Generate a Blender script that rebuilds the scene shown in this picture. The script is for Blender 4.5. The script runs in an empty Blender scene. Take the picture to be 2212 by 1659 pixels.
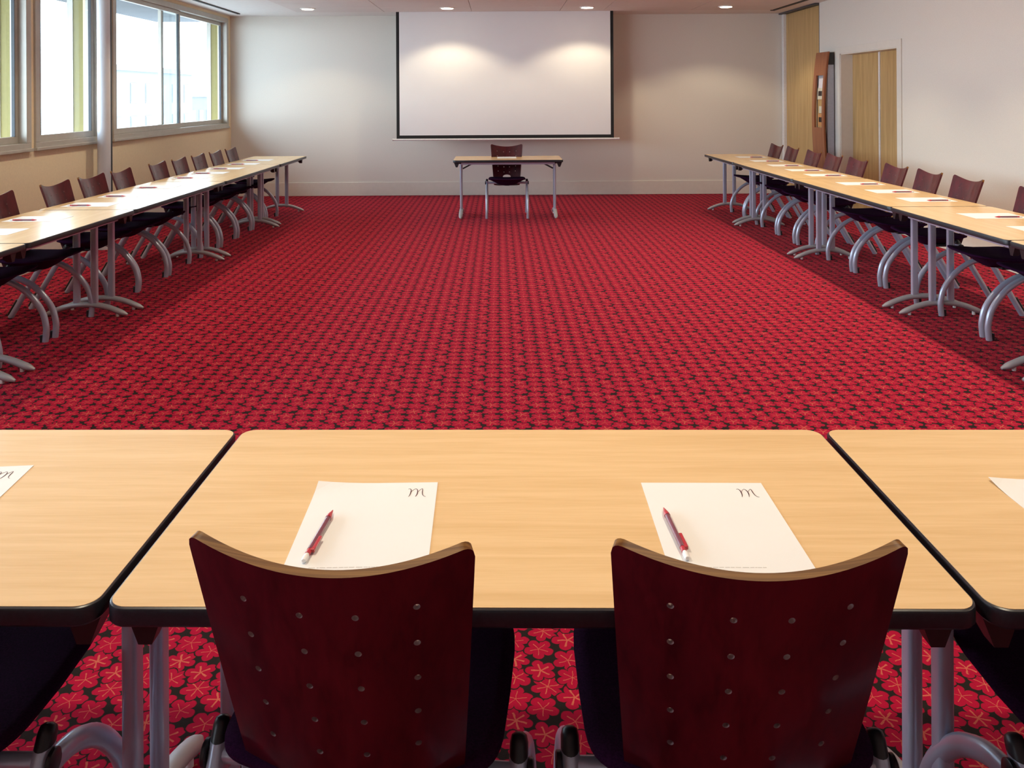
import bpy, bmesh, math, random
from mathutils import Vector, Matrix
random.seed(4)
PI = math.pi
scene = bpy.context.scene
COL = scene.collection

# ------------------------------------------------------------------ materials
def new_mat(name):
    m = bpy.data.materials.new(name); m.use_nodes = True
    nt = m.node_tree
    return m, nt, nt.nodes['Principled BSDF']

def setp(b, col=None, rough=None, metal=None, coat=None, spec=None, sheen=None):
    if col is not None: b.inputs['Base Color'].default_value = (*col, 1)
    if rough is not None: b.inputs['Roughness'].default_value = rough
    if metal is not None: b.inputs['Metallic'].default_value = metal
    if coat is not None: b.inputs['Coat Weight'].default_value = coat; b.inputs['Coat Roughness'].default_value = .12
    if spec is not None: b.inputs['Specular IOR Level'].default_value = spec
    if sheen is not None: b.inputs['Sheen Weight'].default_value = sheen

def plain(name, col, rough=.5, metal=0, coat=None, spec=None, nscale=40, namt=.06, sheen=None):
    """a plain colour with a faint procedural mottling"""
    m, nt, b = new_mat(name); setp(b, col, rough, metal, coat, spec, sheen)
    tc = nt.nodes.new('ShaderNodeTexCoord'); n = nt.nodes.new('ShaderNodeTexNoise')
    n.inputs['Scale'].default_value = nscale; n.inputs['Detail'].default_value = 3
    r = nt.nodes.new('ShaderNodeValToRGB')
    r.color_ramp.elements[0].color = (*[c * (1 - namt) for c in col], 1)
    r.color_ramp.elements[1].color = (*[min(1, c * (1 + namt)) for c in col], 1)
    r.color_ramp.elements[0].position = .3; r.color_ramp.elements[1].position = .7
    nt.links.new(tc.outputs['Object'], n.inputs['Vector']); nt.links.new(n.outputs['Fac'], r.inputs['Fac'])
    nt.links.new(r.outputs['Color'], b.inputs['Base Color'])
    return m

def wood(name, dark, light, stretch, scale=6, rough=.35, coat=None, spec=None, streak=.5):
    m, nt, b = new_mat(name); setp(b, light, rough, 0, coat, spec)
    tc = nt.nodes.new('ShaderNodeTexCoord'); mp = nt.nodes.new('ShaderNodeMapping')
    mp.inputs['Scale'].default_value = stretch
    n1 = nt.nodes.new('ShaderNodeTexNoise'); n1.inputs['Scale'].default_value = scale; n1.inputs['Detail'].default_value = 6
    n1.inputs['Distortion'].default_value = .6
    n2 = nt.nodes.new('ShaderNodeTexNoise'); n2.inputs['Scale'].default_value = scale * 5; n2.inputs['Detail'].default_value = 4
    mx = nt.nodes.new('ShaderNodeMath'); mx.operation = 'MULTIPLY_ADD'
    mx.inputs[1].default_value = streak
    r = nt.nodes.new('ShaderNodeValToRGB')
    r.color_ramp.elements[0].position = .45; r.color_ramp.elements[0].color = (*dark, 1)
    r.color_ramp.elements[1].position = .85; r.color_ramp.elements[1].color = (*light, 1)
    nt.links.new(tc.outputs['Object'], mp.inputs['Vector'])
    nt.links.new(mp.outputs['Vector'], n1.inputs['Vector']); nt.links.new(mp.outputs['Vector'], n2.inputs['Vector'])
    nt.links.new(n2.outputs['Fac'], mx.inputs[0]); nt.links.new(n1.outputs['Fac'], mx.inputs[2])
    nt.links.new(mx.outputs[0], r.inputs['Fac']); nt.links.new(r.outputs['Color'], b.inputs['Base Color'])
    return m

def emis(name, col, s):
    m, nt, b = new_mat(name); setp(b, (0, 0, 0), .5)
    b.inputs['Emission Color'].default_value = (*col, 1); b.inputs['Emission Strength'].default_value = s
    return m

def glass_mat(name):
    m = bpy.data.materials.new(name); m.use_nodes = True; nt = m.node_tree; nt.nodes.clear()
    o = nt.nodes.new('ShaderNodeOutputMaterial'); mx = nt.nodes.new('ShaderNodeMixShader')
    t = nt.nodes.new('ShaderNodeBsdfTransparent'); t.inputs[0].default_value = (.93, .96, .96, 1)
    g = nt.nodes.new('ShaderNodeBsdfGlossy'); g.inputs['Roughness'].default_value = .02
    f = nt.nodes.new('ShaderNodeFresnel'); f.inputs[0].default_value = 1.35
    gm = nt.nodes.new('ShaderNodeNewGeometry'); inv = nt.nodes.new('ShaderNodeMath'); inv.operation = 'SUBTRACT'; inv.inputs[0].default_value = 1
    nt.links.new(gm.outputs['Backfacing'], inv.inputs[1])
    ml = nt.nodes.new('ShaderNodeMath'); ml.operation = 'MULTIPLY'
    nt.links.new(f.outputs[0], ml.inputs[0]); nt.links.new(inv.outputs[0], ml.inputs[1])
    nt.links.new(ml.outputs[0], mx.inputs[0]); nt.links.new(t.outputs[0], mx.inputs[1]); nt.links.new(g.outputs[0], mx.inputs[2])
    nt.links.new(mx.outputs[0], o.inputs[0])
    return m

def flower_group():
    """one flower of the carpet, repeated every TILE metres"""
    g = bpy.data.node_groups.new('carpet_flower', 'ShaderNodeTree')
    I = g.interface
    I.new_socket('Vector', in_out='INPUT', socket_type='NodeSocketVector')
    I.new_socket('Center', in_out='INPUT', socket_type='NodeSocketVector')
    I.new_socket('Rotation', in_out='INPUT', socket_type='NodeSocketFloat')
    I.new_socket('Radius', in_out='INPUT', socket_type='NodeSocketFloat')
    I.new_socket('Petals', in_out='INPUT', socket_type='NodeSocketFloat')
    I.new_socket('Ray', in_out='INPUT', socket_type='NodeSocketFloat')
    I.new_socket('Petal', in_out='OUTPUT', socket_type='NodeSocketFloat')
    I.new_socket('Stamen', in_out='OUTPUT', socket_type='NodeSocketFloat')
    N, L = g.nodes.new, g.links.new
    gi, go = N('NodeGroupInput'), N('NodeGroupOutput')
    sub = N('ShaderNodeVectorMath'); sub.operation = 'SUBTRACT'
    L(gi.outputs['Vector'], sub.inputs[0]); L(gi.outputs['Center'], sub.inputs[1])
    wr = N('ShaderNodeVectorMath'); wr.operation = 'WRAP'
    wr.inputs[1].default_value = (TILE / 2,) * 3; wr.inputs[2].default_value = (-TILE / 2,) * 3
    L(sub.outputs[0], wr.inputs[0])
    sp = N('ShaderNodeSeparateXYZ'); L(wr.outputs[0], sp.inputs[0])
    def mth(op, a, b=None, c=None):
        n = N('ShaderNodeMath'); n.operation = op
        for i, v in enumerate((a, b, c)):
            if v is None: continue
            if isinstance(v, (int, float)): n.inputs[i].default_value = v
            else: L(v, n.inputs[i])
        return n.outputs[0]
    x, y = sp.outputs['X'], sp.outputs['Y']
    rad = mth('SQRT', mth('ADD', mth('MULTIPLY', x, x), mth('MULTIPLY', y, y)))
    ang = mth('ADD', mth('ARCTAN2', y, x), gi.outputs['Rotation'])
    sector = mth('DIVIDE', 2 * PI, gi.outputs['Petals'])
    half = mth('MULTIPLY', sector, .5)
    neg = mth('MULTIPLY', half, -1)
    loc = mth('WRAP', ang, half, neg)                     # angle from the petal's own axis
    lobe = mth('MULTIPLY_ADD', mth('POWER', mth('ABSOLUTE', mth('COSINE', mth('MULTIPLY', loc, mth('DIVIDE', PI, sector)))), .55), .46, .54)
    edge = mth('MULTIPLY', gi.outputs['Radius'], lobe)
    d = mth('SUBTRACT', edge, rad)
    L(mth('MULTIPLY', d, 400), go.inputs['Petal'])
    off = mth('ABSOLUTE', mth('MULTIPLY', rad, mth('SINE', loc)))
    w = mth('MULTIPLY_ADD', rad, .03, .0012)
    ray = mth('MULTIPLY', mth('LESS_THAN', off, mth('MULTIPLY', w, gi.outputs['Ray'])), mth('LESS_THAN', rad, mth('MULTIPLY', gi.outputs['Radius'], .62)))
    L(ray, go.inputs['Stamen'])
    return g

TILE = .225
def carpet_mat():
    m, nt, b = new_mat('flowered_carpet'); setp(b, (.4, .01, .03), .95, 0, spec=.03, sheen=.05)
    b.inputs['Sheen Roughness'].default_value = .5
    b.inputs['Sheen Tint'].default_value = (1, .45, .5, 1)
    N, L = nt.nodes.new, nt.links.new
    tc = N('ShaderNodeTexCoord')
    wob = N('ShaderNodeTexNoise'); wob.inputs['Scale'].default_value = 60; wob.inputs['Detail'].default_value = 1
    L(tc.outputs['Object'], wob.inputs['Vector'])
    wv = N('ShaderNodeVectorMath'); wv.operation = 'MULTIPLY_ADD'
    wv.inputs[1].default_value = (.006, .006, 0); L(wob.outputs['Color'], wv.inputs[0]); L(tc.outputs['Object'], wv.inputs[2])
    G = flower_group()
    petal = stam = None
    rnd = random.Random(11)
    for i in range(3):
        for j in range(3):
            n = N('ShaderNodeGroup'); n.node_tree = G
            cx = (i + .5) * TILE / 3 + rnd.uniform(-.009, .009)
            cy = (j + .5 + (.5 if i % 2 else 0)) * TILE / 3 + rnd.uniform(-.007, .007)
            L(wv.outputs[0], n.inputs['Vector'])
            n.inputs['Center'].default_value = (cx, cy, 0)
            n.inputs['Rotation'].default_value = rnd.uniform(0, 6)
            n.inputs['Radius'].default_value = rnd.uniform(.042, .0475)
            n.inputs['Petals'].default_value = 6 if (i + 2 * j) % 3 == 0 else 5
            n.inputs['Ray'].default_value = [1.35, .6, .8][(i + j) % 3]
            if petal is None: petal, stam = n.outputs['Petal'], n.outputs['Stamen']
            else:   # each flower lies over the ones before it, with a thin dark outline
                gt = N('ShaderNodeMath'); gt.operation = 'GREATER_THAN'; gt.inputs[1].default_value = -1.1; L(n.outputs['Petal'], gt.inputs[0])
                a = N('ShaderNodeMix'); L(gt.outputs[0], a.inputs[0]); L(petal, a.inputs[2]); L(n.outputs['Petal'], a.inputs[3]); petal = a.outputs[0]
                a = N('ShaderNodeMix'); L(gt.outputs[0], a.inputs[0]); L(stam, a.inputs[2]); L(n.outputs['Stamen'], a.inputs[3]); stam = a.outputs[0]
    cl = N('ShaderNodeClamp'); L(petal, cl.inputs[0])
    fib = N('ShaderNodeTexNoise'); fib.inputs['Scale'].default_value = 420; fib.inputs['Detail'].default_value = 2
    L(tc.outputs['Object'], fib.inputs['Vector'])
    red = N('ShaderNodeValToRGB')
    red.color_ramp.elements[0].color = (.27, .003, .021, 1); red.color_ramp.elements[1].color = (.38, .006, .036, 1)
    L(fib.outputs['Fac'], red.inputs['Fac'])
    m1 = N('ShaderNodeMix'); m1.data_type = 'RGBA'; m1.inputs[6].default_value = (.014, .012, .010, 1)
    L(cl.outputs[0], m1.inputs[0]); L(red.outputs['Color'], m1.inputs[7])
    m2 = N('ShaderNodeMix'); m2.data_type = 'RGBA'; m2.inputs[7].default_value = (.46, .10, .065, 1)
    L(stam, m2.inputs[0]); L(m1.outputs[2], m2.inputs[6])
    L(m2.outputs[2], b.inputs['Base Color'])
    bp = N('ShaderNodeBump'); bp.inputs['Strength'].default_value = .25; bp.inputs['Distance'].default_value = .003
    L(fib.outputs['Fac'], bp.inputs['Height']); L(bp.outputs[0], b.inputs['Normal'])
    return m

M = {}
M['carpet'] = carpet_mat()
M['wall'] = plain('cream_wall_fabric', (.74, .70, .63), .85, nscale=120, namt=.03, spec=.2)
M['wall_low'] = plain('cream_wall_paint', (.84, .71, .49), .8, nscale=60, namt=.03, spec=.25)
M['base'] = plain('cream_baseboard', (.74, .70, .62), .6, nscale=20, namt=.02)
M['ceiling'] = plain('ceiling_paint', (.78, .75, .72), .9, nscale=20, namt=.02, spec=.2)
M['tile'] = plain('ceiling_tile', (.72, .67, .64), .8, nscale=400, namt=.05, spec=.2)
M['frame'] = plain('champagne_aluminium', (.47, .44, .385), .4, .25, nscale=15, namt=.04)
M['gasket'] = plain('dark_gasket', (.05, .055, .065), .5)
M['glass'] = glass_mat('window_glass')
M['yellow'] = plain('yellow_reveal', (.27, .225, .075), .7)
M['concrete'] = plain('grey_concrete', (.075, .08, .09), .8, nscale=3, namt=.1)
M['paving'] = plain('pale_paving', (.36, .36, .35), .9, nscale=2, namt=.05)
M['facade'] = plain('pale_facade', (.125, .13, .135), .8, nscale=1, namt=.04)
M['facade2'] = plain('grey_facade', (.085, .09, .095), .8, nscale=1, namt=.06)
M['facade_glass'] = plain('facade_window', (.05, .055, .06), .3, nscale=1, namt=.1)
M['column'] = plain('grey_column_paint', (.62, .63, .67), .35, 0, nscale=10, namt=.03)
M['oak'] = wood('oak_veneer', (.42, .25, .09), (.60, .40, .17), (14, 14, .6), 2.2, .4, streak=.35)
M['beech'] = wood('beech_laminate', (.68, .455, .225), (.77, .54, .29), (.9, 16, 4), 2.6, .25, spec=.42, streak=.4)
M['cherry'] = wood('cherry_veneer', (.25, .075, .03), (.36, .13, .05), (10, 10, .8), 2, .35, streak=.4)
M['mahogany'] = wood('burgundy_stained_plywood', (.030, .0018, .0045), (.085, .006, .011), (16, 16, 1.6), 1.6, .30, coat=.35, streak=.45)
M['ply_edge'] = wood('plywood_edge', (.11, .042, .012), (.24, .115, .032), (1, 240, 3), 1, .42, spec=.15, streak=.3)
M['ply_raw'] = plain('raw_hole_wall', (.30, .20, .20), .6)
M['purple'] = plain('aubergine_fabric', (.030, .006, .028), .95, nscale=300, namt=.3, spec=.04)
M['silver'] = plain('silver_paint', (.47, .52, .64), .28, .35, nscale=30, namt=.02)
M['foot'] = plain('grey_foot_paint', (.42, .42, .44), .45, .3, nscale=30, namt=.03)
M['black'] = plain('black_plastic', (.012, .012, .014), .38, nscale=60, namt=.2)
M['edge'] = plain('black_edge_band', (.016, .016, .022), .32, nscale=200, namt=.25)
M['paper'] = plain('white_paper', (.79, .79, .785), .7, nscale=8, namt=.01)
M['ink'] = plain('maroon_ink', (.06, .015, .02), .6)
M['ink_grey'] = plain('grey_ink', (.55, .53, .50), .7)
M['pen_red'] = plain('red_pen_plastic', (.48, .04, .06), .25, coat=.4)
M['pen_dark'] = plain('maroon_pen_barrel', (.20, .07, .10), .2, coat=.5)
M['pen_white'] = plain('white_pen_button', (.8, .8, .8), .3)
M['screen'] = plain('screen_cloth', (.86, .855, .85), .9, nscale=6, namt=.005, spec=.1)
M['screen_black'] = plain('screen_border', (.012, .012, .012), .8)
M['white'] = plain('white_enamel', (.80, .78, .76), .4)
M['grey_box'] = plain('grey_lacquer', (.42, .42, .45), .5)
M['dark'] = plain('dark_slot', (.03, .028, .026), .7)
M['leaflet_a'] = plain('white_leaflet', (.75, .72, .76), .5)
M['leaflet_b'] = plain('cream_leaflet', (.68, .64, .50), .5)
M['leaflet_c'] = plain('orange_leaflet', (.62, .30, .12), .5)
M['lamp'] = emis('lamp_glow', (1, .86, .62), 14)

# ------------------------------------------------------------------ mesh helpers
def build(name, bm, mats, parent=None, smooth=False, auto=None):
    bmesh.ops.recalc_face_normals(bm, faces=bm.faces[:])
    me = bpy.data.meshes.new(name); bm.to_mesh(me); bm.free()
    for m in (mats if isinstance(mats, (list, tuple)) else [mats]): me.materials.append(m)
    if smooth or auto:
        me.shade_smooth()
        if auto: me.set_sharp_from_angle(angle=math.radians(auto))
    o = bpy.data.objects.new(name, me); COL.objects.link(o)
    if parent: o.parent = parent
    return o

def box(bm, x0, x1, y0, y1, z0, z1, mi=0, bev=0):
    r = bmesh.ops.create_cube(bm, size=1)
    vs = r['verts']
    for v in vs:
        v.co = Vector(((x0 + x1) / 2 + v.co.x * (x1 - x0), (y0 + y1) / 2 + v.co.y * (y1 - y0), (z0 + z1) / 2 + v.co.z * (z1 - z0)))
    fs = set(f for v in vs for f in v.link_faces)
    if bev:
        es = list(set(e for v in vs for e in v.link_edges))
        rr = bmesh.ops.bevel(bm, geom=es, offset=bev, segments=2, affect='EDGES', profile=.5)
        fs = rr['faces']
    for f in fs: f.material_index = mi
    return fs

def bx(*a, bev=0):
    bm = bmesh.new(); box(bm, *a, bev=bev); return bm

def prism(bm, pts, z0, z1, axis='z', mi=0):
    """extrude a 2-D outline; axis: the direction of the extrusion"""
    def P(a, b, h):
        return {'z': (a, b, h), 'y': (a, h, b), 'x': (h, a, b)}[axis]
    lo = [bm.verts.new(P(a, b, z0)) for a, b in pts]; hi = [bm.verts.new(P(a, b, z1)) for a, b in pts]
    fs = [bm.faces.new(lo), bm.faces.new(hi)]
    n = len(pts)
    for i in range(n): fs.append(bm.faces.new((lo[i], lo[(i + 1) % n], hi[(i + 1) % n], hi[i])))
    for f in fs: f.material_index = mi
    return fs

def rrect(hx, hy, r, seg=8, cx=0, cy=0):
    pts = []
    for sx, sy, a0 in ((1, 1, 0), (-1, 1, 90), (-1, -1, 180), (1, -1, 270)):
        for k in range(seg + 1):
            a = math.radians(a0 + 90 * k / seg)
            pts.append((cx + sx * (hx - r) + r * math.cos(a), cy + sy * (hy - r) + r * math.sin(a)))
    return pts

def sweep(bm, path, ax, ay, n=14, side=Vector((1, 0, 0)), cap=True, scales=None, shear=None, power=1.0):
    """oval section (half sizes ax along SIDE, ay across it) along PATH; shear[i] slides ring i's back along the axis"""
    path = [Vector(p) for p in path]; rings = []
    for i, p in enumerate(path):
        t = (path[min(i + 1, len(path) - 1)] - path[max(i - 1, 0)]).normalized()
        s = (side - t * side.dot(t)).normalized(); u = t.cross(s).normalized()
        k = scales[i] if scales else 1
        ring = []
        for j in range(n):
            a = 2 * PI * j / n
            ca, sa = math.cos(a), math.sin(a)
            ca = math.copysign(abs(ca) ** power, ca); sa = math.copysign(abs(sa) ** power, sa)
            q = p + s * ax * k * ca + u * ay * k * sa
            if shear and shear[i]: q += t * shear[i] * sa
            ring.append(bm.verts.new(q))
        rings.append(ring)
    for a, b in zip(rings, rings[1:]):
        for j in range(n): bm.faces.new((a[j], a[(j + 1) % n], b[(j + 1) % n], b[j]))
    if cap: bm.faces.new(rings[0]); bm.faces.new(rings[-1])
    return rings

def cyl(bm, p0, p1, r, n=16, r2=None):
    p0, p1 = Vector(p0), Vector(p1)
    t = (p1 - p0).normalized()
    side = Vector((1, 0, 0)) if abs(t.x) < .9 else Vector((0, 1, 0))
    return sweep(bm, [p0, p1], r, r, n, side, scales=[1, (r2 / r) if r2 else 1])

def smooth_path(pts, sub=4):
    P = [Vector(p) for p in pts]; out = []
    for i in range(len(P) - 1):
        a, b, c, d = P[max(i - 1, 0)], P[i], P[i + 1], P[min(i + 2, len(P) - 1)]
        for k in range(sub):
            t = k / sub
            out.append(.5 * ((2 * b) + (c - a) * t + (2 * a - 5 * b + 4 * c - d) * t * t + (3 * b - a - 3 * c + d) * t ** 3))
    out.append(P[-1]); return out

def tag(o, label=None, cat=None, group=None, kind=None):
    if label: o['label'] = label
    if cat: o['category'] = cat
    if group: o['group'] = group
    if kind: o['kind'] = kind
    return o

def thing(name, loc=(0, 0, 0), rz=0):
    o = bpy.data.objects.new(name, None); COL.objects.link(o); o.empty_display_size = .1
    o.location = loc; o.rotation_euler = (0, 0, rz); return o

def dup(root, loc, rz):
    r = root.copy(); COL.objects.link(r); r.location = loc; r.rotation_euler = (0, 0, rz)
    for ch in list(root.children):
        c = ch.copy(); COL.objects.link(c); c.parent = r
        for g in list(ch.children):
            d = g.copy(); COL.objects.link(d); d.parent = c
    return r

def struct(name, bm, mat, **k):
    o = build(name, bm, mat, **k)
    if not o.parent: o['kind'] = 'structure'
    return o

# ------------------------------------------------------------------ room shell   (camera at x=0 y=0, looking along +y)
XL, XR, YB, YF, ZC = -4.11, 4.36, 13.0, -2.6, 2.76
struct('floor', bx(XL - .35, XR + .4, YF - .2, YB + .2, -.12, 0), M['carpet'])
struct('ceiling', bx(XL - .35, XR + .4, YF - .2, YB + .2, ZC, ZC + .12), M['ceiling'])
struct('wall_back', bx(XL - .35, XR + .4, YB, YB + .2, 0, ZC), M['wall'])
struct('wall_front', bx(XL - .35, XR + .4, YF - .2, YF, 0, ZC), M['wall'])
# window wall: openings y0..y1, z 1.085..2.70
WINS = [(-.4, 1.5), (2.0, 5.1), (5.3, 7.40), (7.51, 8.67), (9.02, 12.82)]
ZS, ZT = 1.085, 2.70
bm = bmesh.new()
box(bm, XL - .14, XL, YF, YB, 0, ZS); box(bm, XL - .14, XL, YF, YB, ZT, ZC)
ys = [YF] + [v for w in WINS for v in w] + [YB]
for a, b_ in zip(ys[0::2], ys[1::2]): box(bm, XL - .14, XL, a, b_, ZS, ZT)
struct('wall_left', bm, M['wall_low'])
# right wall with door opening and the bay of the sliding partition
DY0, DY1, DZ = 9.25, 10.80, 2.03
bm = bmesh.new()
box(bm, XR, XR + .3, YF, DY0, 0, ZC); box(bm, XR, XR + .3, DY0, DY1, DZ, ZC); box(bm, XR, XR + .3, DY1, 11.5, 0, ZC)
struct('wall_right', bm, M['wall'])
# baseboards
struct('baseboard_back', bx(XL, XR, YB - .014, YB, 0, .205, bev=.003), M['base'])
struct('baseboard_left', bx(XL, XL + .014, YF, YB - .014, 0, .205, bev=.003), M['base'])
bm = bmesh.new(); box(bm, XR - .014, XR, YF, DY0 - .1, 0, .2, bev=.003); box(bm, XR - .014, XR, DY1 + .16, 11.5, 0, .2, bev=.003)
struct('baseboard_right', bm, M['base'])

# ---- oak partition closing the far end of the right wall
pt = thing('door_2'); pt['kind'] = 'structure'
build('panel', bx(4.385, 4.43, 11.56, 12.90, 0, 2.735, bev=.004), M['oak'], pt)
build('edge_strip', bx(4.345, 4.40, 12.90, 12.99, 0, 2.74, bev=.004), M['white'], pt)
build('edge_seal', bx(4.375, 4.44, 11.5, 11.56, 0, 2.74), M['gasket'], pt)
struct('trim_1', bx(4.30, 4.46, 11.5, 12.99, 2.738, 2.757), M['gasket'])
struct('wall_side', bx(4.44, 4.6, 11.4, YB, 0, ZC), M['wall'])

# ---- double door in the right wall
dr = thing('door_1', (XR, (DY0 + DY1) / 2, 0)); dr['kind'] = 'structure'
hw = (DY1 - DY0) / 2
bm = bmesh.new()
for s in (-1, 1): box(bm, -.012, .004, s * hw, s * (hw + .10), 0, DZ + .085, bev=.002)
box(bm, -.012, .004, -hw, hw, DZ, DZ + .085, bev=.002)
build('frame', bm, M['base'], dr)
bm = bmesh.new()
for s in (-1, 1): box(bm, .0, .2, s * hw, s * (hw - .012), 0, DZ)
box(bm, .0, .2, -hw, hw, DZ - .012, DZ); build('jamb', bm, M['base'], dr)
for s in (-1, 1):
    lf = build('leaf', bx(.15, .195, min(s * .008, s * (hw - .012)), max(s * .008, s * (hw - .012)), .005, DZ - .014, bev=.002), M['oak'], dr)
build('meeting_strip', bx(.140, .152, -.022, .012, .005, DZ - .014), M['white'], dr)

# ---- windows
def window(name, y0, y1, mull):
    w = thing(name, (XL, 0, 0)); w['kind'] = 'structure'
    f = .055
    bm = bmesh.new()
    for a, b_ in ((y0 - .02, y0 + f), (y1 - f, y1 + .02)): box(bm, -.09, .0195, a, b_, ZS + .045, ZT - f, bev=.003)
    box(bm, -.09, .02, y0 - .02, y1 + .02, ZT - f, ZT + .012, bev=.004)
    box(bm, -.09, .02, y0 - .02, y1 + .02, ZS - .01, ZS + .045, bev=.004)
    build('window_frame', bm, M['frame'], w)
    build('window_sill', bx(-.001, .035, y0 - .03, y1 + .03, ZS - .030, ZS - .002, bev=.004), M['frame'], w)
    stops = [y0 + f] + mull + [y1 - f]
    for i, (a, b_) in enumerate(zip(stops, stops[1:])):
        dx = -.055 if i % 2 else -.008
        if i > 0: a -= .50
        bm = bmesh.new(); s = .05
        for p, q in ((a, a + s), (b_ - s, b_)): box(bm, dx - .042, dx, p, q, ZS + .105, ZT - f - .05, bev=.003)
        box(bm, dx - .042, dx - .0005, a, b_, ZS + .045, ZS + .105, bev=.003); box(bm, dx - .042, dx - .0005, a, b_, ZT - f - .05, ZT - f, bev=.003)
        sh = build('sash', bm, M['frame'], w)
        bm = bmesh.new(); g = .008
        for p, q in ((a + s, a + s + g), (b_ - s - g, b_ - s)): box(bm, dx - .025, dx + .002, p, q, ZS + .105, ZT - f - .05)
        build('gasket', bm, M['gasket'], sh)
        build('pane', bx(dx - .018, dx - .014, a + s, b_ - s, ZS + .105, ZT - f - .05), M['glass'], sh)
    # the painted reveal outside the glass
    bm = bmesh.new()
    box(bm, -.24, -.14, y1, y1 + .03, ZS - .05, ZT + .03); box(bm, -.24, -.14, y0 - .03, y0, ZS - .05, ZT + .03)
    build('reveal', bm, M['yellow'], w)
    bm = bmesh.new()
    box(bm, -.30, -.24, y1 - .01, y1 + .03, ZS - .05, ZT + .03); box(bm, -.30, -.24, y0 - .03, y0 + .01, ZS - .05, ZT + .03)
    build('reveal_edge', bm, M['frame'], w)
    return w
window('window_1', 5.3, 7.40, [6.45])
window('window_2', 7.51, 8.67, [])
window('window_3', 9.02, 12.82, [10.97])

# ---- round column in front of the window wall
c = thing('column', (-3.975, 8.53, 0)); c['kind'] = 'structure'
bm = bmesh.new(); cyl(bm, (0, 0, 0), (0, 0, ZC), .062, 32); build('shaft', bm, M['column'], c, auto=40)
bm = bmesh.new(); box(bm, .012, .052, .045, .072, 0, ZC); build('shadow_strip', bm, M['gasket'], c)  # dark strip put in as the shadow along the column's side

# ---- ceiling tiles, tracks
bm = bmesh.new()
xs = [-2.92, -1.65, -.38, .89, 1.52, 2.79, 3.98]
for a, b_ in zip(xs, xs[1:]):
    yy = 12.3
    while yy > 9.0:
        box(bm, a + .004, b_ - .004, yy - .6 + .003, yy - .003, ZC - .014, ZC, bev=.002); yy -= .6
struct('trim_2', bm, M['tile'])
struct('trim_3', bx(3.99, 4.05, 9.0, 12.42, ZC - .016, ZC - .001), M['dark'])
struct('trim_4', bx(-3.86, -3.82, 9.0, 12.55, ZC - .012, ZC - .001), M['dark'])

# ---- recessed ceiling lights
LX = [-2.64, -.705, 1.235, 3.16]
LL = ['recessed round ceiling light nearest the window wall', 'recessed round ceiling light above the left part of the projection screen',
      'recessed round ceiling light above the right part of the projection screen', 'recessed round ceiling light nearest the oak partition']
for x, lab in zip(LX, LL):
    t = tag(thing('ceiling_light', (x, 11.75, ZC)), lab, 'ceiling light', 'recessed lights along the ceiling')
    bm = bmesh.new()
    n = 32; rr = [(.105, -.014), (.105, -.024), (.084, -.026), (.078, -.016)]
    rings = [[bm.verts.new((r * math.cos(2 * PI * k / n), r * math.sin(2 * PI * k / n), z)) for k in range(n)] for r, z in rr]
    for a, b_ in zip(rings, rings[1:]):
        for k in range(n): bm.faces.new((a[k], a[(k + 1) % n], b_[(k + 1) % n], b_[k]))
    build('rim', bm, M['white'], t, auto=40)
    bm = bmesh.new(); cyl(bm, (0, 0, -.0145), (0, 0, -.030), .08, 32); build('bulb', bm, M['lamp'], t, auto=40)

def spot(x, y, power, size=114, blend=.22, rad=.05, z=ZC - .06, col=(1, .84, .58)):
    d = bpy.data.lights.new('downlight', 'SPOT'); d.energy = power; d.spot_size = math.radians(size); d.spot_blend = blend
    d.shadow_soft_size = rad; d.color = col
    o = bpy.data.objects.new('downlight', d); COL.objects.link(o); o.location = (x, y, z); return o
for x in LX: spot(x, 11.75, 39 if x > -2 else 26, 126, .35)
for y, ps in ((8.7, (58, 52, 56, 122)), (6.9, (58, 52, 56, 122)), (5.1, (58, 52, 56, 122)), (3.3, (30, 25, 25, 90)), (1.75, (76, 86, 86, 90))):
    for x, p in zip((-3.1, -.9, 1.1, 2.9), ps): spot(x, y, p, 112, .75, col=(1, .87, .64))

# ------------------------------------------------------------------ outside
struct('terrace', bx(-60, -4.5, -30, 60, -3.3, -3.0), M['paving'])
struct('roof', bx(-5.56, XL - .14, -6, 13.8, 2.75, 2.95), M['concrete'])
def building(x, y, w, d, h, mat, label, rows, cols):
    t = tag(thing('building', (x, y, -3)), label, 'building')
    build('facade', bx(-d, 0, -w / 2, w / 2, 0, h), mat, t)
    build('cornice', bx(-d, .25, -w / 2 - .2, w / 2 + .2, h, h + .5), M['facade'], t)
    for r in range(rows):
        for k in range(cols):
            yy = -w / 2 + (k + .5) * w / cols; zz = .9 + r * 3.1
            f = build('window', bx(0, .05, yy - .8, yy + .8, zz, zz + 1.9), M['facade'], t)
            build('pane', bx(.05, .07, yy - .68, yy + .68, zz + .12, zz + 1.78), M['facade_glass'], f)
    return t
building(-34, 84, 20, 2.5, 7.0, M['facade'], 'pale building with rows of windows seen through the left pane of the largest window', 2, 6)
building(-42, 118, 18, 8, 4.6, M['facade2'], 'low grey building seen through the pane nearest the screen wall', 1, 6)
building(-30, 46, 14, 8, 4.2, M['facade'], 'pale low building seen through the window cut by the picture edge', 1, 4)

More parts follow.
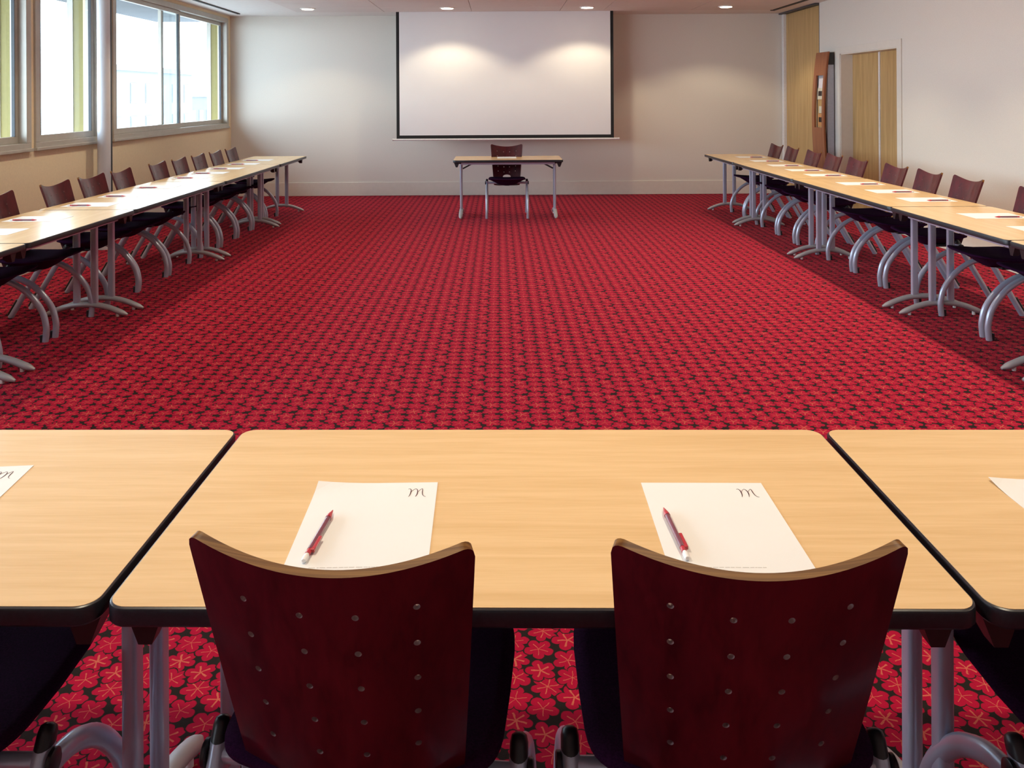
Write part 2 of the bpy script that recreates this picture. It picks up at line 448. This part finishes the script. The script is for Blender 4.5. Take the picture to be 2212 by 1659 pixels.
# ------------------------------------------------------------------ projection screen
s = tag(thing('projection_screen', (0, 12.44, 0)), 'large white projection screen with black borders hanging on the back wall', 'projection screen')
x0, x1, zb = -1.50, 1.69, .895
build('cloth', bx(x0 + .045, x1 - .045, -.002, .002, zb + .05, ZC), M['screen'], s)
bm = bmesh.new(); box(bm, x0, x0 + .045, -.0022, .0022, zb, ZC); box(bm, x1 - .045, x1, -.0022, .0022, zb, ZC); box(bm, x0 + .045, x1 - .045, -.0022, .0022, zb, zb + .05)
build('border', bm, M['screen_black'], s)
bm = bmesh.new(); cyl(bm, (x0 - .055, 0, zb - .012), (x1 + .075, 0, zb - .012), .014, 16); build('weight_bar', bm, M['white'], s, auto=40)
for xx in (x0 - .055, x1 + .075):
    bm = bmesh.new(); cyl(bm, (xx - .006, 0, zb - .012), (xx + .006, 0, zb - .012), .017, 16); build('end_cap', bm, M['white'], s, auto=40)

# ------------------------------------------------------------------ leaflet stand by the door
def bowx(z): return 4.203 + .083 * (z - 1.2) ** 2
t = tag(thing('leaflet_stand', (0, 0, 0)), 'tall curved cherry wood leaflet stand between the oak partition and the double door', 'display stand')
ya, yb = 10.96, 11.37
def bowed(bm, y0, y1, z0, z1, th=.022, n=10, o=0):
    a = []
    for i in range(n + 1):
        z = z0 + (z1 - z0) * i / n; x = bowx(z) + o
        a.append([bm.verts.new(p) for p in ((x, y0, z), (x, y1, z), (x + th, y1, z), (x + th, y0, z))])
    for p, q in zip(a, a[1:]):
        for k in range(4): bm.faces.new((p[k], p[(k + 1) % 4], q[(k + 1) % 4], q[k]))
    bm.faces.new(a[0]); bm.faces.new(a[-1])
bm = bmesh.new()
bowed(bm, ya, ya + .07, 0, 2.07, n=24); bowed(bm, yb - .09, yb, 0, 2.07, n=24)
bowed(bm, ya + .07, yb - .09, 0, 1.08); bowed(bm, ya + .07, yb - .09, 1.765, 2.07)
build('front_panel', bm, M['cherry'], t)
build('body', bx(4.262, 4.345, ya + .01, yb - .01, 0, 1.90, bev=.003), M['grey_box'], t)
build('top_block', bx(4.27, 4.345, ya + .01, yb - .01, 1.90, 2.06), M['dark'], t)
bm = bmesh.new(); bowed(bm, ya + .07, yb - .09, 1.08, 1.765, th=.006, o=.042); build('slot_back', bm, M['oak'], t)
for nm, lab, mt, z0, z1, y0, y1 in (('leaflet', 'white leaflet in the top of the curved wooden stand', 'leaflet_a', 1.52, 1.755, 11.06, 11.26),
                            ('leaflet', 'pale leaflet with a dark mark under the white one in the curved stand', 'leaflet_b', 1.45, 1.60, 11.08, 11.27),
                            ('leaflet', 'small grey-green leaflet in the middle of the curved stand', 'leaflet_b', 1.27, 1.36, 11.08, 11.22),
                            ('leaflet', 'leaflet with a black picture low in the curved stand', 'leaflet_c', 1.10, 1.26, 11.06, 11.25)):
    o_ = .026 + (.006 if z0 < 1.5 and z0 > 1.4 else .010)
    bm = bmesh.new(); bowed(bm, y0, y1, z0, z1, th=.003, n=3, o=o_)
    lf = tag(build(nm, bm, M[mt]), lab, 'leaflet', 'leaflets in the curved stand')
    if 'dark mark' in lab or 'black picture' in lab:
        bm = bmesh.new(); zz = (z0 + z1) / 2; bowed(bm, y0 + .04, y1 - .03, zz - .03, zz + .035, th=.002, n=2, o=o_ - .0015)
        build('picture', bm, M['black'], lf)

# ------------------------------------------------------------------ chair
def make_chair():
    root = thing('chair')
    # backrest: bowed, tapering plywood shell with scooped top edge
    NU, NV, TH = 44, 26, .0135
    def half(z): return .160 + (.2075 - .160) * max(0, (z - .36) / .535) ** .9
    def surf(u, v):
        au = abs(u)
        zt = .895 - .037 * (1 - u * u)
        if au > .92: zt -= .020 * (1 - math.sqrt(max(0, 1 - ((au - .92) / .08) ** 2)))
        zbot = .37 + .012 * au ** 4
        z = zbot + (zt - zbot) * v
        y = -.26 + .32 * (.895 - z) + .03 * ((z - .62) ** 2) - .044 * (1 - u * u)
        return Vector((half(z) * u, y, z))
    bm = bmesh.new()
    def uv(i): # denser near the horns
        a = -1 + 2 * i / NU; return math.sin(a * PI / 2) * .75 + a * .25
    P = [[surf(uv(i), j / NV) for i in range(NU + 1)] for j in range(NV + 1)]
    def normal(i, j):
        du = P[j][min(i + 1, NU)] - P[j][max(i - 1, 0)]; dv = P[min(j + 1, NV)][i] - P[max(j - 1, 0)][i]
        n = du.cross(dv).normalized(); return n if n.y < 0 else -n
    B = [[bm.verts.new(P[j][i] + normal(i, j) * TH / 2) for i in range(NU + 1)] for j in range(NV + 1)]
    Fv = [[bm.verts.new(P[j][i] - normal(i, j) * TH / 2) for i in range(NU + 1)] for j in range(NV + 1)]
    for j in range(NV):
        for i in range(NU):
            bm.faces.new((B[j][i], B[j][i + 1], B[j + 1][i + 1], B[j + 1][i])); bm.faces.new((Fv[j][i], Fv[j + 1][i], Fv[j + 1][i + 1], Fv[j][i + 1]))
    def rim(a, b_, c_, d):
        f = bm.faces.new((a, b_, c_, d)); f.material_index = 1
    for i in range(NU):
        rim(B[NV][i], B[NV][i + 1], Fv[NV][i + 1], Fv[NV][i]); rim(B[0][i], Fv[0][i], Fv[0][i + 1], B[0][i + 1])
    for j in range(NV):
        for k, s_ in ((0, 1), (NU, -1)):
            f = bm.faces.new((B[j][k], B[j + 1][k], Fv[j + 1][k], Fv[j][k])); f.material_index = 0
    back = build('backrest', bm, [M['mahogany'], M['ply_edge'], M['ply_raw']], root)
    # perforations and the grip gap above the seat are cut right through
    cb = bmesh.new()
    for r in range(6):
        for xx in (-.118, -.038, .038, .118):
            u = xx / .19
            z = .785 - .0635 * r + .037 * u * u + .004
            if z < .51: continue
            p = surf(u, (z - .37) / (.895 - .037 * (1 - u * u) - .37))
            nn = Vector((u * .4, -1, -.32)).normalized()
            sweep(cb, [p + nn * .03, p - nn * .03], .0052, .0052, 12, Vector((1, 0, 0)))
    p = surf(0, (.479 - .37) / (.858 - .37)); nn = Vector((0, -1, -.32)).normalized()
    sweep(cb, [p + nn * .05, p - nn * .05], .05, .028, 28, Vector((1, 0, 0)))
    for f in cb.faces: f.material_index = 0
    cut = build('cutter', cb, M['ply_raw'])
    md = back.modifiers.new('cut', 'BOOLEAN'); md.object = cut; md.operation = 'DIFFERENCE'; md.solver = 'EXACT'; md.material_mode = 'TRANSFER'
    dg = bpy.context.evaluated_depsgraph_get(); dg.update()
    me = bpy.data.meshes.new_from_object(back.evaluated_get(dg)); back.modifiers.clear(); back.data = me; me.name = 'backrest'
    bpy.data.objects.remove(cut)
    me.shade_smooth(); me.set_sharp_from_angle(angle=math.radians(38))
    # upholstered seat
    bm = bmesh.new(); NA, NR = 48, 9
    def sq(a, n=5.5): # superellipse
        c_, s_ = math.cos(a), math.sin(a)
        return (math.copysign(abs(c_) ** (2 / n), c_), math.copysign(abs(s_) ** (2 / n), s_))
    def top(x, y): return .472 + .014 * (x / .23) ** 2 + (.026 * ((y - .02) / .24) ** 2 if y > .02 else .012 * ((y - .02) / .17) ** 2)
    rows = []
    for side in (0, 1):
        for k in range(NR + 1):
            r = (k / NR) if side == 0 else (1 - k / NR)
            if k == 0 and side == 0: r = .02
            ring = []
            for q in range(NA):
                a = 2 * PI * q / NA; ex, ey = sq(a)
                wx = .233 + .004 * ey
                x, y = wx * ex * r, .047 + .208 * ey * r
                z = top(x, y) - .012 * r ** 6
                if side == 1: z -= .008 + .080 * (1 - r ** 1.6) * (1 if y < .1 else max(.2, 1 - (y - .1) / .2))
                ring.append(bm.verts.new((x, y, z)))
            rows.append(ring)
            if side == 1 and r == 0: break
    rows = rows[:-1] if len(set(tuple(v.co) for v in rows[-1])) == 1 else rows
    for a, b_ in zip(rows, rows[1:]):
        for q in range(NA): bm.faces.new((a[q], a[(q + 1) % NA], b_[(q + 1) % NA], b_[q]))
    bm.faces.new(rows[0]); bm.faces.new(rows[-1])
    for v in [v for v in bm.verts if not v.link_faces]: bm.verts.remove(v)
    build('seat', bm, M['purple'], root, smooth=True)
    # carrier plate under the seat
    build('seat_bracket', bx(-.13, .13, -.12, .06, .392, .408, bev=.004), M['black'], root)
    AX, AY, FX = .0158, .0195, .254
    for s in (-1, 1):
        pts = smooth_path([(s * FX, .25, 0), (s * FX, .256, .05), (s * FX, .256, .10), (s * FX, .236, .18), (s * FX, .188, .256), (s * FX, .119, .325), (s * FX, .03, .374), (s * FX, -.068, .392)], 4)
        bm = bmesh.new(); sweep(bm, pts, AX, AY, 16); lg = build('leg', bm, M['silver'], root, auto=50)
        build('foot_glide', bx(s * FX - .012, s * FX + .012, .222, .236, .0, .045, bev=.003), M['black'], lg)
        # rear leg: straight tube that ends in a slanted black cap beside the seat
        f, e = Vector((s * FX, -.30, 0)), Vector((s * FX, -.045, .435)); t_ = (e - f).normalized()
        bm = bmesh.new(); sweep(bm, [f, f + t_ * .25, e], AX, AY, 16, shear=[0, 0, .012]); lg = build('leg', bm, M['silver'], root, auto=50)
        bm = bmesh.new(); sweep(bm, [e - t_ * .001, e + t_ * .016, e + t_ * .025, e + t_ * .029], AX * .99, AY * .99, 16, shear=[.012, .004, .0, .0], scales=[1, .98, .82, .4])
        build('leg_cap', bm, M['black'], lg, auto=60)
        d = Vector((0, -.017, .010))
        bm = bmesh.new(); sweep(bm, [f + d + t_ * .012, f + d + t_ * .13], .010, .012, 10); build('foot_glide', bm, M['black'], lg, auto=50)
    bm = bmesh.new(); cyl(bm, (-FX, -.057, .413), (FX, -.057, .413), .0145, 18); cb_ = build('crossbar', bm, M['silver'], root, auto=40)
    for s in (-1, 1):
        bm = bmesh.new(); sweep(bm, [(s * .268, -.057, .413), (s * .271, -.057, .413), (s * .277, -.057, .413), (s * .279, -.057, .413)], .0215, .0215, 20, Vector((0, 1, 0)), scales=[.8, 1, 1, .85])
        build('end_knob', bm, M['black'], cb_, auto=40)
    return root

ORD = ['first', 'second', 'third', 'fourth', 'fifth', 'sixth', 'seventh', 'eighth', 'ninth', 'tenth']
LCH = [10.54, 9.97, 9.40, 8.84, 8.28, 7.49, 6.93, 6.37, 5.63, 5.03]
RCH = [10.71, 10.14, 9.45, 8.88, 8.29, 7.50, 6.93, 6.36, 5.53, 4.96]
chair0 = make_chair()
chairs = []
FRONT = [(-1.022, 1.475, -1.0, 'burgundy chair cut off by the picture edge, at the near table beside the windows side'),
         (-.2215, 1.465, -5.0, 'dark burgundy perforated chair at the near middle table, left of the two'),
         (.368, 1.452, -1.0, 'dark burgundy perforated chair at the near middle table, right of the two'),
         (1.10, 1.44, 1.0, 'burgundy chair cut off by the picture edge, at the near table towards the door side')]
for i, (x, y, a, lab) in enumerate(FRONT):
    o = chair0 if i == 0 else dup(chair0, (0, 0, 0), 0)
    o.location = (x, y, 0); o.rotation_euler = (0, 0, math.radians(a))
    tag(o, lab, 'chair', 'chairs at the near tables')
jit = random.Random(5)
for k, y in enumerate(LCH):
    o = dup(chair0, (-3.085, y, 0), -PI / 2 + math.radians(jit.uniform(-2, 2)))
    tag(o, f'burgundy plywood chair in the row along the windows, {ORD[k]} from the screen wall', 'chair', 'chairs along the window side tables')
for k, y in enumerate(RCH):
    o = dup(chair0, (3.265, y, 0), PI / 2 + math.radians(jit.uniform(-2, 2)))
    tag(o, f'burgundy plywood chair in the row on the door side, {ORD[k]} from the screen wall', 'chair', 'chairs along the door side tables')
o = dup(chair0, (.10, 10.74, 0), PI)
tag(o, 'burgundy chair standing alone behind the small table under the projection screen', 'chair'); o.pop('group', None)

# ------------------------------------------------------------------ folding tables
TZ = .73
def make_table(Ln, D, off):
    """length along local x, depth along y (seat side = -y); legs sit OFF towards +y"""
    root = thing('meeting_table')
    hx, hy = Ln / 2, D / 2
    bm = bmesh.new()
    outer = rrect(hx, hy, .036); inner = rrect(hx - .003, hy - .003, .033)
    rings = []
    for pts, z in ((inner, TZ - .031), (outer, TZ - .027), (outer, TZ - .006), (rrect(hx - .0012, hy - .0012, .0348), TZ - .0025), (rrect(hx - .004, hy - .004, .032), TZ - .0008)):
        rings.append([bm.verts.new((a, b_, z)) for a, b_ in pts])
    n = len(outer)
    for a, b_ in zip(rings, rings[1:]):
        for k in range(n): bm.faces.new((a[k], a[(k + 1) % n], b_[(k + 1) % n], b_[k]))
    bm.faces.new(rings[0]); bm.faces.new(rings[-1])
    top = build('tabletop', bmesh_prism(rrect(hx - .0045, hy - .0045, .0315), TZ - .0012, TZ), M['beech'], root)
    build('edge_band', bm, M['edge'], top, auto=35)
    for s in (-1, 1):
        X = s * (hx - .09)
        bm = bmesh.new()
        for dy in (-.062, .062): prism(bm, rrect(.0145, .024, .0125, 5, X, off + dy), .075, TZ - .031)
        lg = build('leg', bm, M['silver'], root, auto=40)
        # arched foot
        L_ = .29
        pts = [(X, off - L_, .012), (X, off - .24, .030), (X, off - .17, .058), (X, off - .09, .078), (X, off, .084), (X, off + .09, .078), (X, off + .17, .058), (X, off + .24, .030), (X, off + L_, .012)]
        pts = smooth_path(pts, 3)
        sc = [max(.35, min(1, (.0 + 1 - abs(p.y - off) / L_) * 5 + .35)) for p in pts]
        bm = bmesh.new(); sweep(bm, pts, .024, .019, 14, scales=sc); build('foot', bm, M['foot'], lg, auto=50)
        bm = bmesh.new()
        for dy in (-.22, .22): cyl(bm, (X, off + dy, 0), (X, off + dy, .025), .011, 10)
        build('glide', bm, M['white'], lg, auto=40)
        build('hinge', bx(X - .03, X + .03, off - .10, off + .10, TZ - .062, TZ - .031, bev=.004), M['black'], lg)
        bm = bmesh.new()
        a, b_ = Vector((X - s * .02, off, .60)), Vector((X - s * .18, off, TZ - .045)); cyl(bm, a, b_, .0095, 10)
        box(bm, min(X - s * .14, X - s * .21), max(X - s * .14, X - s * .21), off - .02, off + .02, TZ - .052, TZ - .031)
        build('brace', bm, M['gasket'], lg, auto=40)
        for sy in (-1, 1):   # black linking wedge at each corner
            bm = bmesh.new(); xa, xb = s * (hx - .010), s * (hx - .078)
            yo = sy * (hy - .055)
            lo = [bm.verts.new(p) for p in ((xa - s * .024, yo, TZ - .092), (xb + s * .022, yo, TZ - .092), (xb + s * .022, yo - sy * .03, TZ - .092), (xa - s * .024, yo - sy * .03, TZ - .092))]
            hi = [bm.verts.new(p) for p in ((xa, yo, TZ - .030), (xb, yo, TZ - .030), (xb, yo - sy * .09, TZ - .030), (xa, yo - sy * .09, TZ - .030))]
            bm.faces.new(lo); bm.faces.new(hi)
            for k in range(4): bm.faces.new((lo[k], lo[(k + 1) % 4], hi[(k + 1) % 4], hi[k]))
            build('corner_link', bm, M['black'], root)
    for sy in (-1, 1):
        y = sy * (hy - .09)
        build('rail', bx(-hx + .10, hx - .10, y - .011, y + .011, TZ - .063, TZ - .031, bev=.003), M['silver'], root)
    return root
def bmesh_prism(pts, z0, z1):
    bm = bmesh.new(); prism(bm, pts, z0, z1); return bm

short = make_table(1.36, .705, .04); long_ = make_table(1.975, .70, .07)
YAW = math.radians(-.8)
tabs = [((-1.306, 1.674), YAW, short, 'pale beech folding table at the near left, partly out of the picture', 'tables across the near end'),
        ((.064, 1.655), YAW, short, 'pale beech folding table in the middle of the near row, with two sheets', 'tables across the near end'),
        ((1.434, 1.636), YAW, short, 'pale beech folding table at the near right, partly out of the picture', 'tables across the near end')]
LT = [(11.33, 9.965, 0), (9.955, 7.98, 1), (7.97, 5.995, 1), (5.985, 4.625, 0), (4.615, 3.255, 0)]
RT = [(11.25, 9.89, 0), (9.88, 7.905, 1), (7.895, 5.92, 1), (5.91, 4.55, 0), (4.54, 3.18, 0)]
nm = ['end table nearest the screen wall', 'long table, second from the screen wall', 'long table in mid row', 'short table, fourth from the screen wall', 'nearest one, mostly out of the picture']
for k, (a, b_, lg) in enumerate(LT):
    tabs.append(((-2.92, (a + b_) / 2), -PI / 2, long_ if lg else short, 'beech folding table along the windows, ' + nm[k], 'tables along the windows'))
for k, (a, b_, lg) in enumerate(RT):
    tabs.append(((3.075, (a + b_) / 2), PI / 2, long_ if lg else short, 'beech folding table on the door side, ' + nm[k], 'tables on the door side'))
tabs.append(((.112, 10.77), PI, short, 'small beech folding table standing alone under the projection screen', None))
used = set()
for (x, y), rz, proto, lab, grp in tabs:
    if id(proto) not in used: used.add(id(proto)); o = proto; o.location = (x, y, 0); o.rotation_euler = (0, 0, rz)
    else: o = dup(proto, (x, y, 0), rz)
    if 'group' in o.keys(): del o['group']
    tag(o, lab, 'table', grp)

# ------------------------------------------------------------------ sheets of paper and pens
PW, PL = .243, .345
def sheet_bm(curl=0):
    bm = bmesh.new(); nx, ny = 8, 10; V = {}
    for i in range(nx + 1):
        for j in range(ny + 1):
            x, y = -PW / 2 + PW * i / nx, -PL / 2 + PL * j / ny
            z = curl * max(0, (j / ny - .8) / .2) ** 2 * max(0, 1 - i / nx * 2) ** 2
            for q, dz in ((0, 0), (1, .0006)): V[i, j, q] = bm.verts.new((x, y, z + dz))
    for i in range(nx):
        for j in range(ny):
            for q in (0, 1): bm.faces.new((V[i, j, q], V[i + 1, j, q], V[i + 1, j + 1, q], V[i, j + 1, q]))
    for i in range(nx):
        for j in (0, ny): bm.faces.new((V[i, j, 0], V[i + 1, j, 0], V[i + 1, j, 1], V[i, j, 1]))
    for j in range(ny):
        for i in (0, nx): bm.faces.new((V[i, j, 0], V[i, j + 1, 0], V[i, j + 1, 1], V[i, j, 1]))
    return bm
def ribbon(bm, pts, z0=.0008, z1=.0011):
    n = len(pts); top = []
    for i, (x, y, w) in enumerate(pts):
        a = pts[max(i - 1, 0)]; b_ = pts[min(i + 1, n - 1)]
        t_ = Vector((b_[0] - a[0], b_[1] - a[1], 0)).normalized(); s_ = Vector((-t_.y, t_.x, 0)) * w / 2
        top.append([bm.verts.new((x + s_.x, y + s_.y, z)) for z in (z0, z1)] + [bm.verts.new((x - s_.x, y - s_.y, z)) for z in (z1, z0)])
    for p, q in zip(top, top[1:]):
        for k in range(4): bm.faces.new((p[k], p[(k + 1) % 4], q[(k + 1) % 4], q[k]))
    bm.faces.new(top[0]); bm.faces.new(top[-1])
def logo_bm():
    """a thin hand-drawn letter m"""
    bm = bmesh.new()
    S = [[(-.5, .45, .02), (-.40, .48, .05), (-.33, .30, .10), (-.33, 0, .12), (-.36, -.3, .09), (-.42, -.5, .04)],
         [(-.33, .05, .02), (-.22, .30, .025), (-.10, .46, .03), (-.02, .42, .06), (.04, .2, .10), (.04, -.1, .12), (.0, -.35, .08), (-.04, -.5, .04)],
         [(.04, .05, .02), (.16, .32, .025), (.28, .48, .05), (.31, .30, .09), (.31, .05, .11), (.34, -.25, .09), (.42, -.45, .05), (.52, -.5, .02)]]
    for st in S:
        P = smooth_path([(a, b_, w) for a, b_, w in st], 4)
        ribbon(bm, [(p.x * .036, p.y * .034, max(.0006, p.z * .016)) for p in P])
    return bm
def footer_bm():
    bm = bmesh.new(); r = random.Random(2); x = 0
    while x < .115:
        w = r.uniform(.003, .011)
        box(bm, x, x + w, -.0007, .0007, .0007, .0009); x += w + r.uniform(.001, .003)
    return bm
def make_pen():
    root = thing('pen')
    r = .0052
    bm = bmesh.new(); sweep(bm, [(0, -.055, r), (0, .058, r)], r, r, 16); build('barrel', bm, M['pen_dark'], root, auto=40)
    bm = bmesh.new(); sweep(bm, [(0, .056, r), (0, .062, r), (0, .080, r), (0, .088, r)], r * 1.12, r * 1.12, 16, scales=[1, 1, .45, .15]); build('tip', bm, M['pen_red'], root, auto=40)
    bm = bmesh.new(); box(bm, .0035, .0095, -.056, -.012, r, r + .0042, bev=.001); box(bm, .002, .0095, -.058, -.050, r - .002, r + .0042, bev=.001); build('clip', bm, M['pen_red'], root)
    bm = bmesh.new(); sweep(bm, [(0, -.068, r), (0, -.055, r)], r * .9, r * .9, 16); build('collar', bm, M['pen_red'], root, auto=40)
    bm = bmesh.new(); sweep(bm, [(0, -.088, r), (0, -.085, r), (0, -.072, r), (0, -.068, r)], r, r, 16, scales=[.6, .95, .95, .7]); build('button', bm, M['pen_white'], root, auto=40)
    return root
pen0 = make_pen(); pen_used = [0]
def put_pen(x, y, rz, lab, grp):
    o = pen0 if not pen_used[0] else dup(pen0, (0, 0, 0), 0)
    pen_used[0] = 1
    o.location = (x, y, TZ + .0012); o.rotation_euler = (0, 0, rz); tag(o, lab, 'pen', grp)

proto_sheet = {}
def put_sheet(x, y, rz, lab, grp, near=False, curl=0):
    if near:
        o = build('sheet_of_paper', sheet_bm(curl), M['paper'])
        if 'lg' not in proto_sheet:
            proto_sheet['lg'] = build('logo', logo_bm(), M['ink']).data; proto_sheet['ft'] = build('footer_text', footer_bm(), M['ink_grey']).data
            for n_ in ('logo', 'footer_text'): bpy.data.objects.remove(bpy.data.objects[n_])
        for n_, k, px, py in (('logo', 'lg', .082, .128), ('footer_text', 'ft', -.078, -.137)):
            c_ = bpy.data.objects.new(n_, proto_sheet[k]); COL.objects.link(c_); c_.parent = o; c_.location = (px, py, 0)
    elif 'far' not in proto_sheet: o = build('sheet_of_paper', sheet_bm(), M['paper']); proto_sheet['far'] = o.data
    else: o = bpy.data.objects.new('sheet_of_paper', proto_sheet['far']); COL.objects.link(o)
    o.location = (x, y, TZ + .0004); o.rotation_euler = (0, 0, rz); tag(o, lab, 'paper', grp)
g1 = 'sheets of paper on the near tables'
put_sheet(-1.11, 1.64, math.radians(5), 'white sheet of paper with a thin m logo, cut off at the near left table', g1, True)
put_sheet(-.247, 1.557, math.radians(1), 'white sheet with m logo and red pen, left one on the near middle table', g1, True, .006)
put_sheet(.404, 1.550, math.radians(-1), 'white sheet with m logo and red pen, right one on the near middle table', g1, True)
put_sheet(1.115, 1.555, math.radians(-.5), 'white sheet of paper cut off at the near right table', g1, True, .006)
put_pen(-.326, 1.518, math.radians(-5), 'red ballpoint pen on the left sheet of the near middle table', 'pens on the near tables')
put_pen(.312, 1.520, math.radians(2), 'red ballpoint pen on the right sheet of the near middle table', 'pens on the near tables')
LP = [10.60, 10.02, 9.40, 8.85, 8.35, 7.48, 6.85, 6.28, 5.55, 5.02]
RP = [10.68, 10.05, 9.40, 8.80, 8.25, 7.45, 6.85, 6.30, 5.45, 4.90]
for k in range(10):
    put_sheet(-3.02, LP[k], -PI / 2, f'white sheet of paper on the tables along the windows, {ORD[k]} from the screen wall', 'sheets along the window tables')
    put_pen(-3.07, LP[k] - .085, -PI / 2, f'red pen on the {ORD[k]} sheet from the screen wall, tables along the windows', 'pens along the window tables')
    put_sheet(3.175, RP[k], PI / 2, f'white sheet of paper on the door side tables, {ORD[k]} from the screen wall', 'sheets on the door side tables')
    put_pen(3.225, RP[k] - .085, PI / 2, f'red pen on the {ORD[k]} sheet from the screen wall, door side tables', 'pens on the door side tables')
put_sheet(.10, 10.86, PI, 'white sheet of paper on the small table under the projection screen', None)

# ------------------------------------------------------------------ daylight
w = bpy.data.worlds.new('overcast_sky'); scene.world = w; w.use_nodes = True
nt = w.node_tree; bg = nt.nodes['Background']
tc = nt.nodes.new('ShaderNodeTexCoord'); sp = nt.nodes.new('ShaderNodeSeparateXYZ'); rp = nt.nodes.new('ShaderNodeValToRGB')
rp.color_ramp.elements[0].position = 0; rp.color_ramp.elements[0].color = (.74, .87, 1, 1)
rp.color_ramp.elements[1].position = .6; rp.color_ramp.elements[1].color = (.68, .84, 1, 1)
nt.links.new(tc.outputs['Generated'], sp.inputs[0]); nt.links.new(sp.outputs['Z'], rp.inputs['Fac']); nt.links.new(rp.outputs['Color'], bg.inputs['Color'])
bg.inputs['Strength'].default_value = 11.0
for y0, y1 in WINS:
    d = bpy.data.lights.new('window_portal', 'AREA'); d.shape = 'RECTANGLE'; d.size = y1 - y0; d.size_y = ZT - ZS
    d.cycles.is_portal = True
    o = bpy.data.objects.new('window_portal', d); COL.objects.link(o)
    o.location = (XL - .13, (y0 + y1) / 2, (ZS + ZT) / 2)
    o.rotation_euler = (PI / 2, 0, -PI / 2)

# ------------------------------------------------------------------ camera
W, H = 2212, 1659
F, X0, Y0, ROLL = 1830.0, 1077.0, 207.0, .0055
cam = bpy.data.cameras.new('camera'); co = bpy.data.objects.new('camera', cam); COL.objects.link(co)
cam.sensor_fit = 'HORIZONTAL'; cam.sensor_width = 36; cam.lens = 36 * F / W
cam.shift_x = (W / 2 - X0) / W; cam.shift_y = (Y0 - H / 2) / W
cam.clip_start = .05; cam.clip_end = 300
co.matrix_world = Matrix.Translation((0, 0, 1.52)) @ Matrix.Rotation(PI / 2, 4, 'X') @ Matrix.Rotation(-ROLL, 4, 'Z')
scene.camera = co

vs = scene.view_settings
vs.view_transform = 'Standard'; vs.look = 'None'; vs.gamma = 1; vs.use_curve_mapping = False
vs.exposure = 0.12
scene.cycles.use_denoising = True; scene.cycles.use_adaptive_sampling = True; scene.cycles.adaptive_threshold = .025
scene.cycles.max_bounces = 8; scene.cycles.diffuse_bounces = 5; scene.cycles.transparent_max_bounces = 12
scene.cycles.sample_clamp_indirect = 6
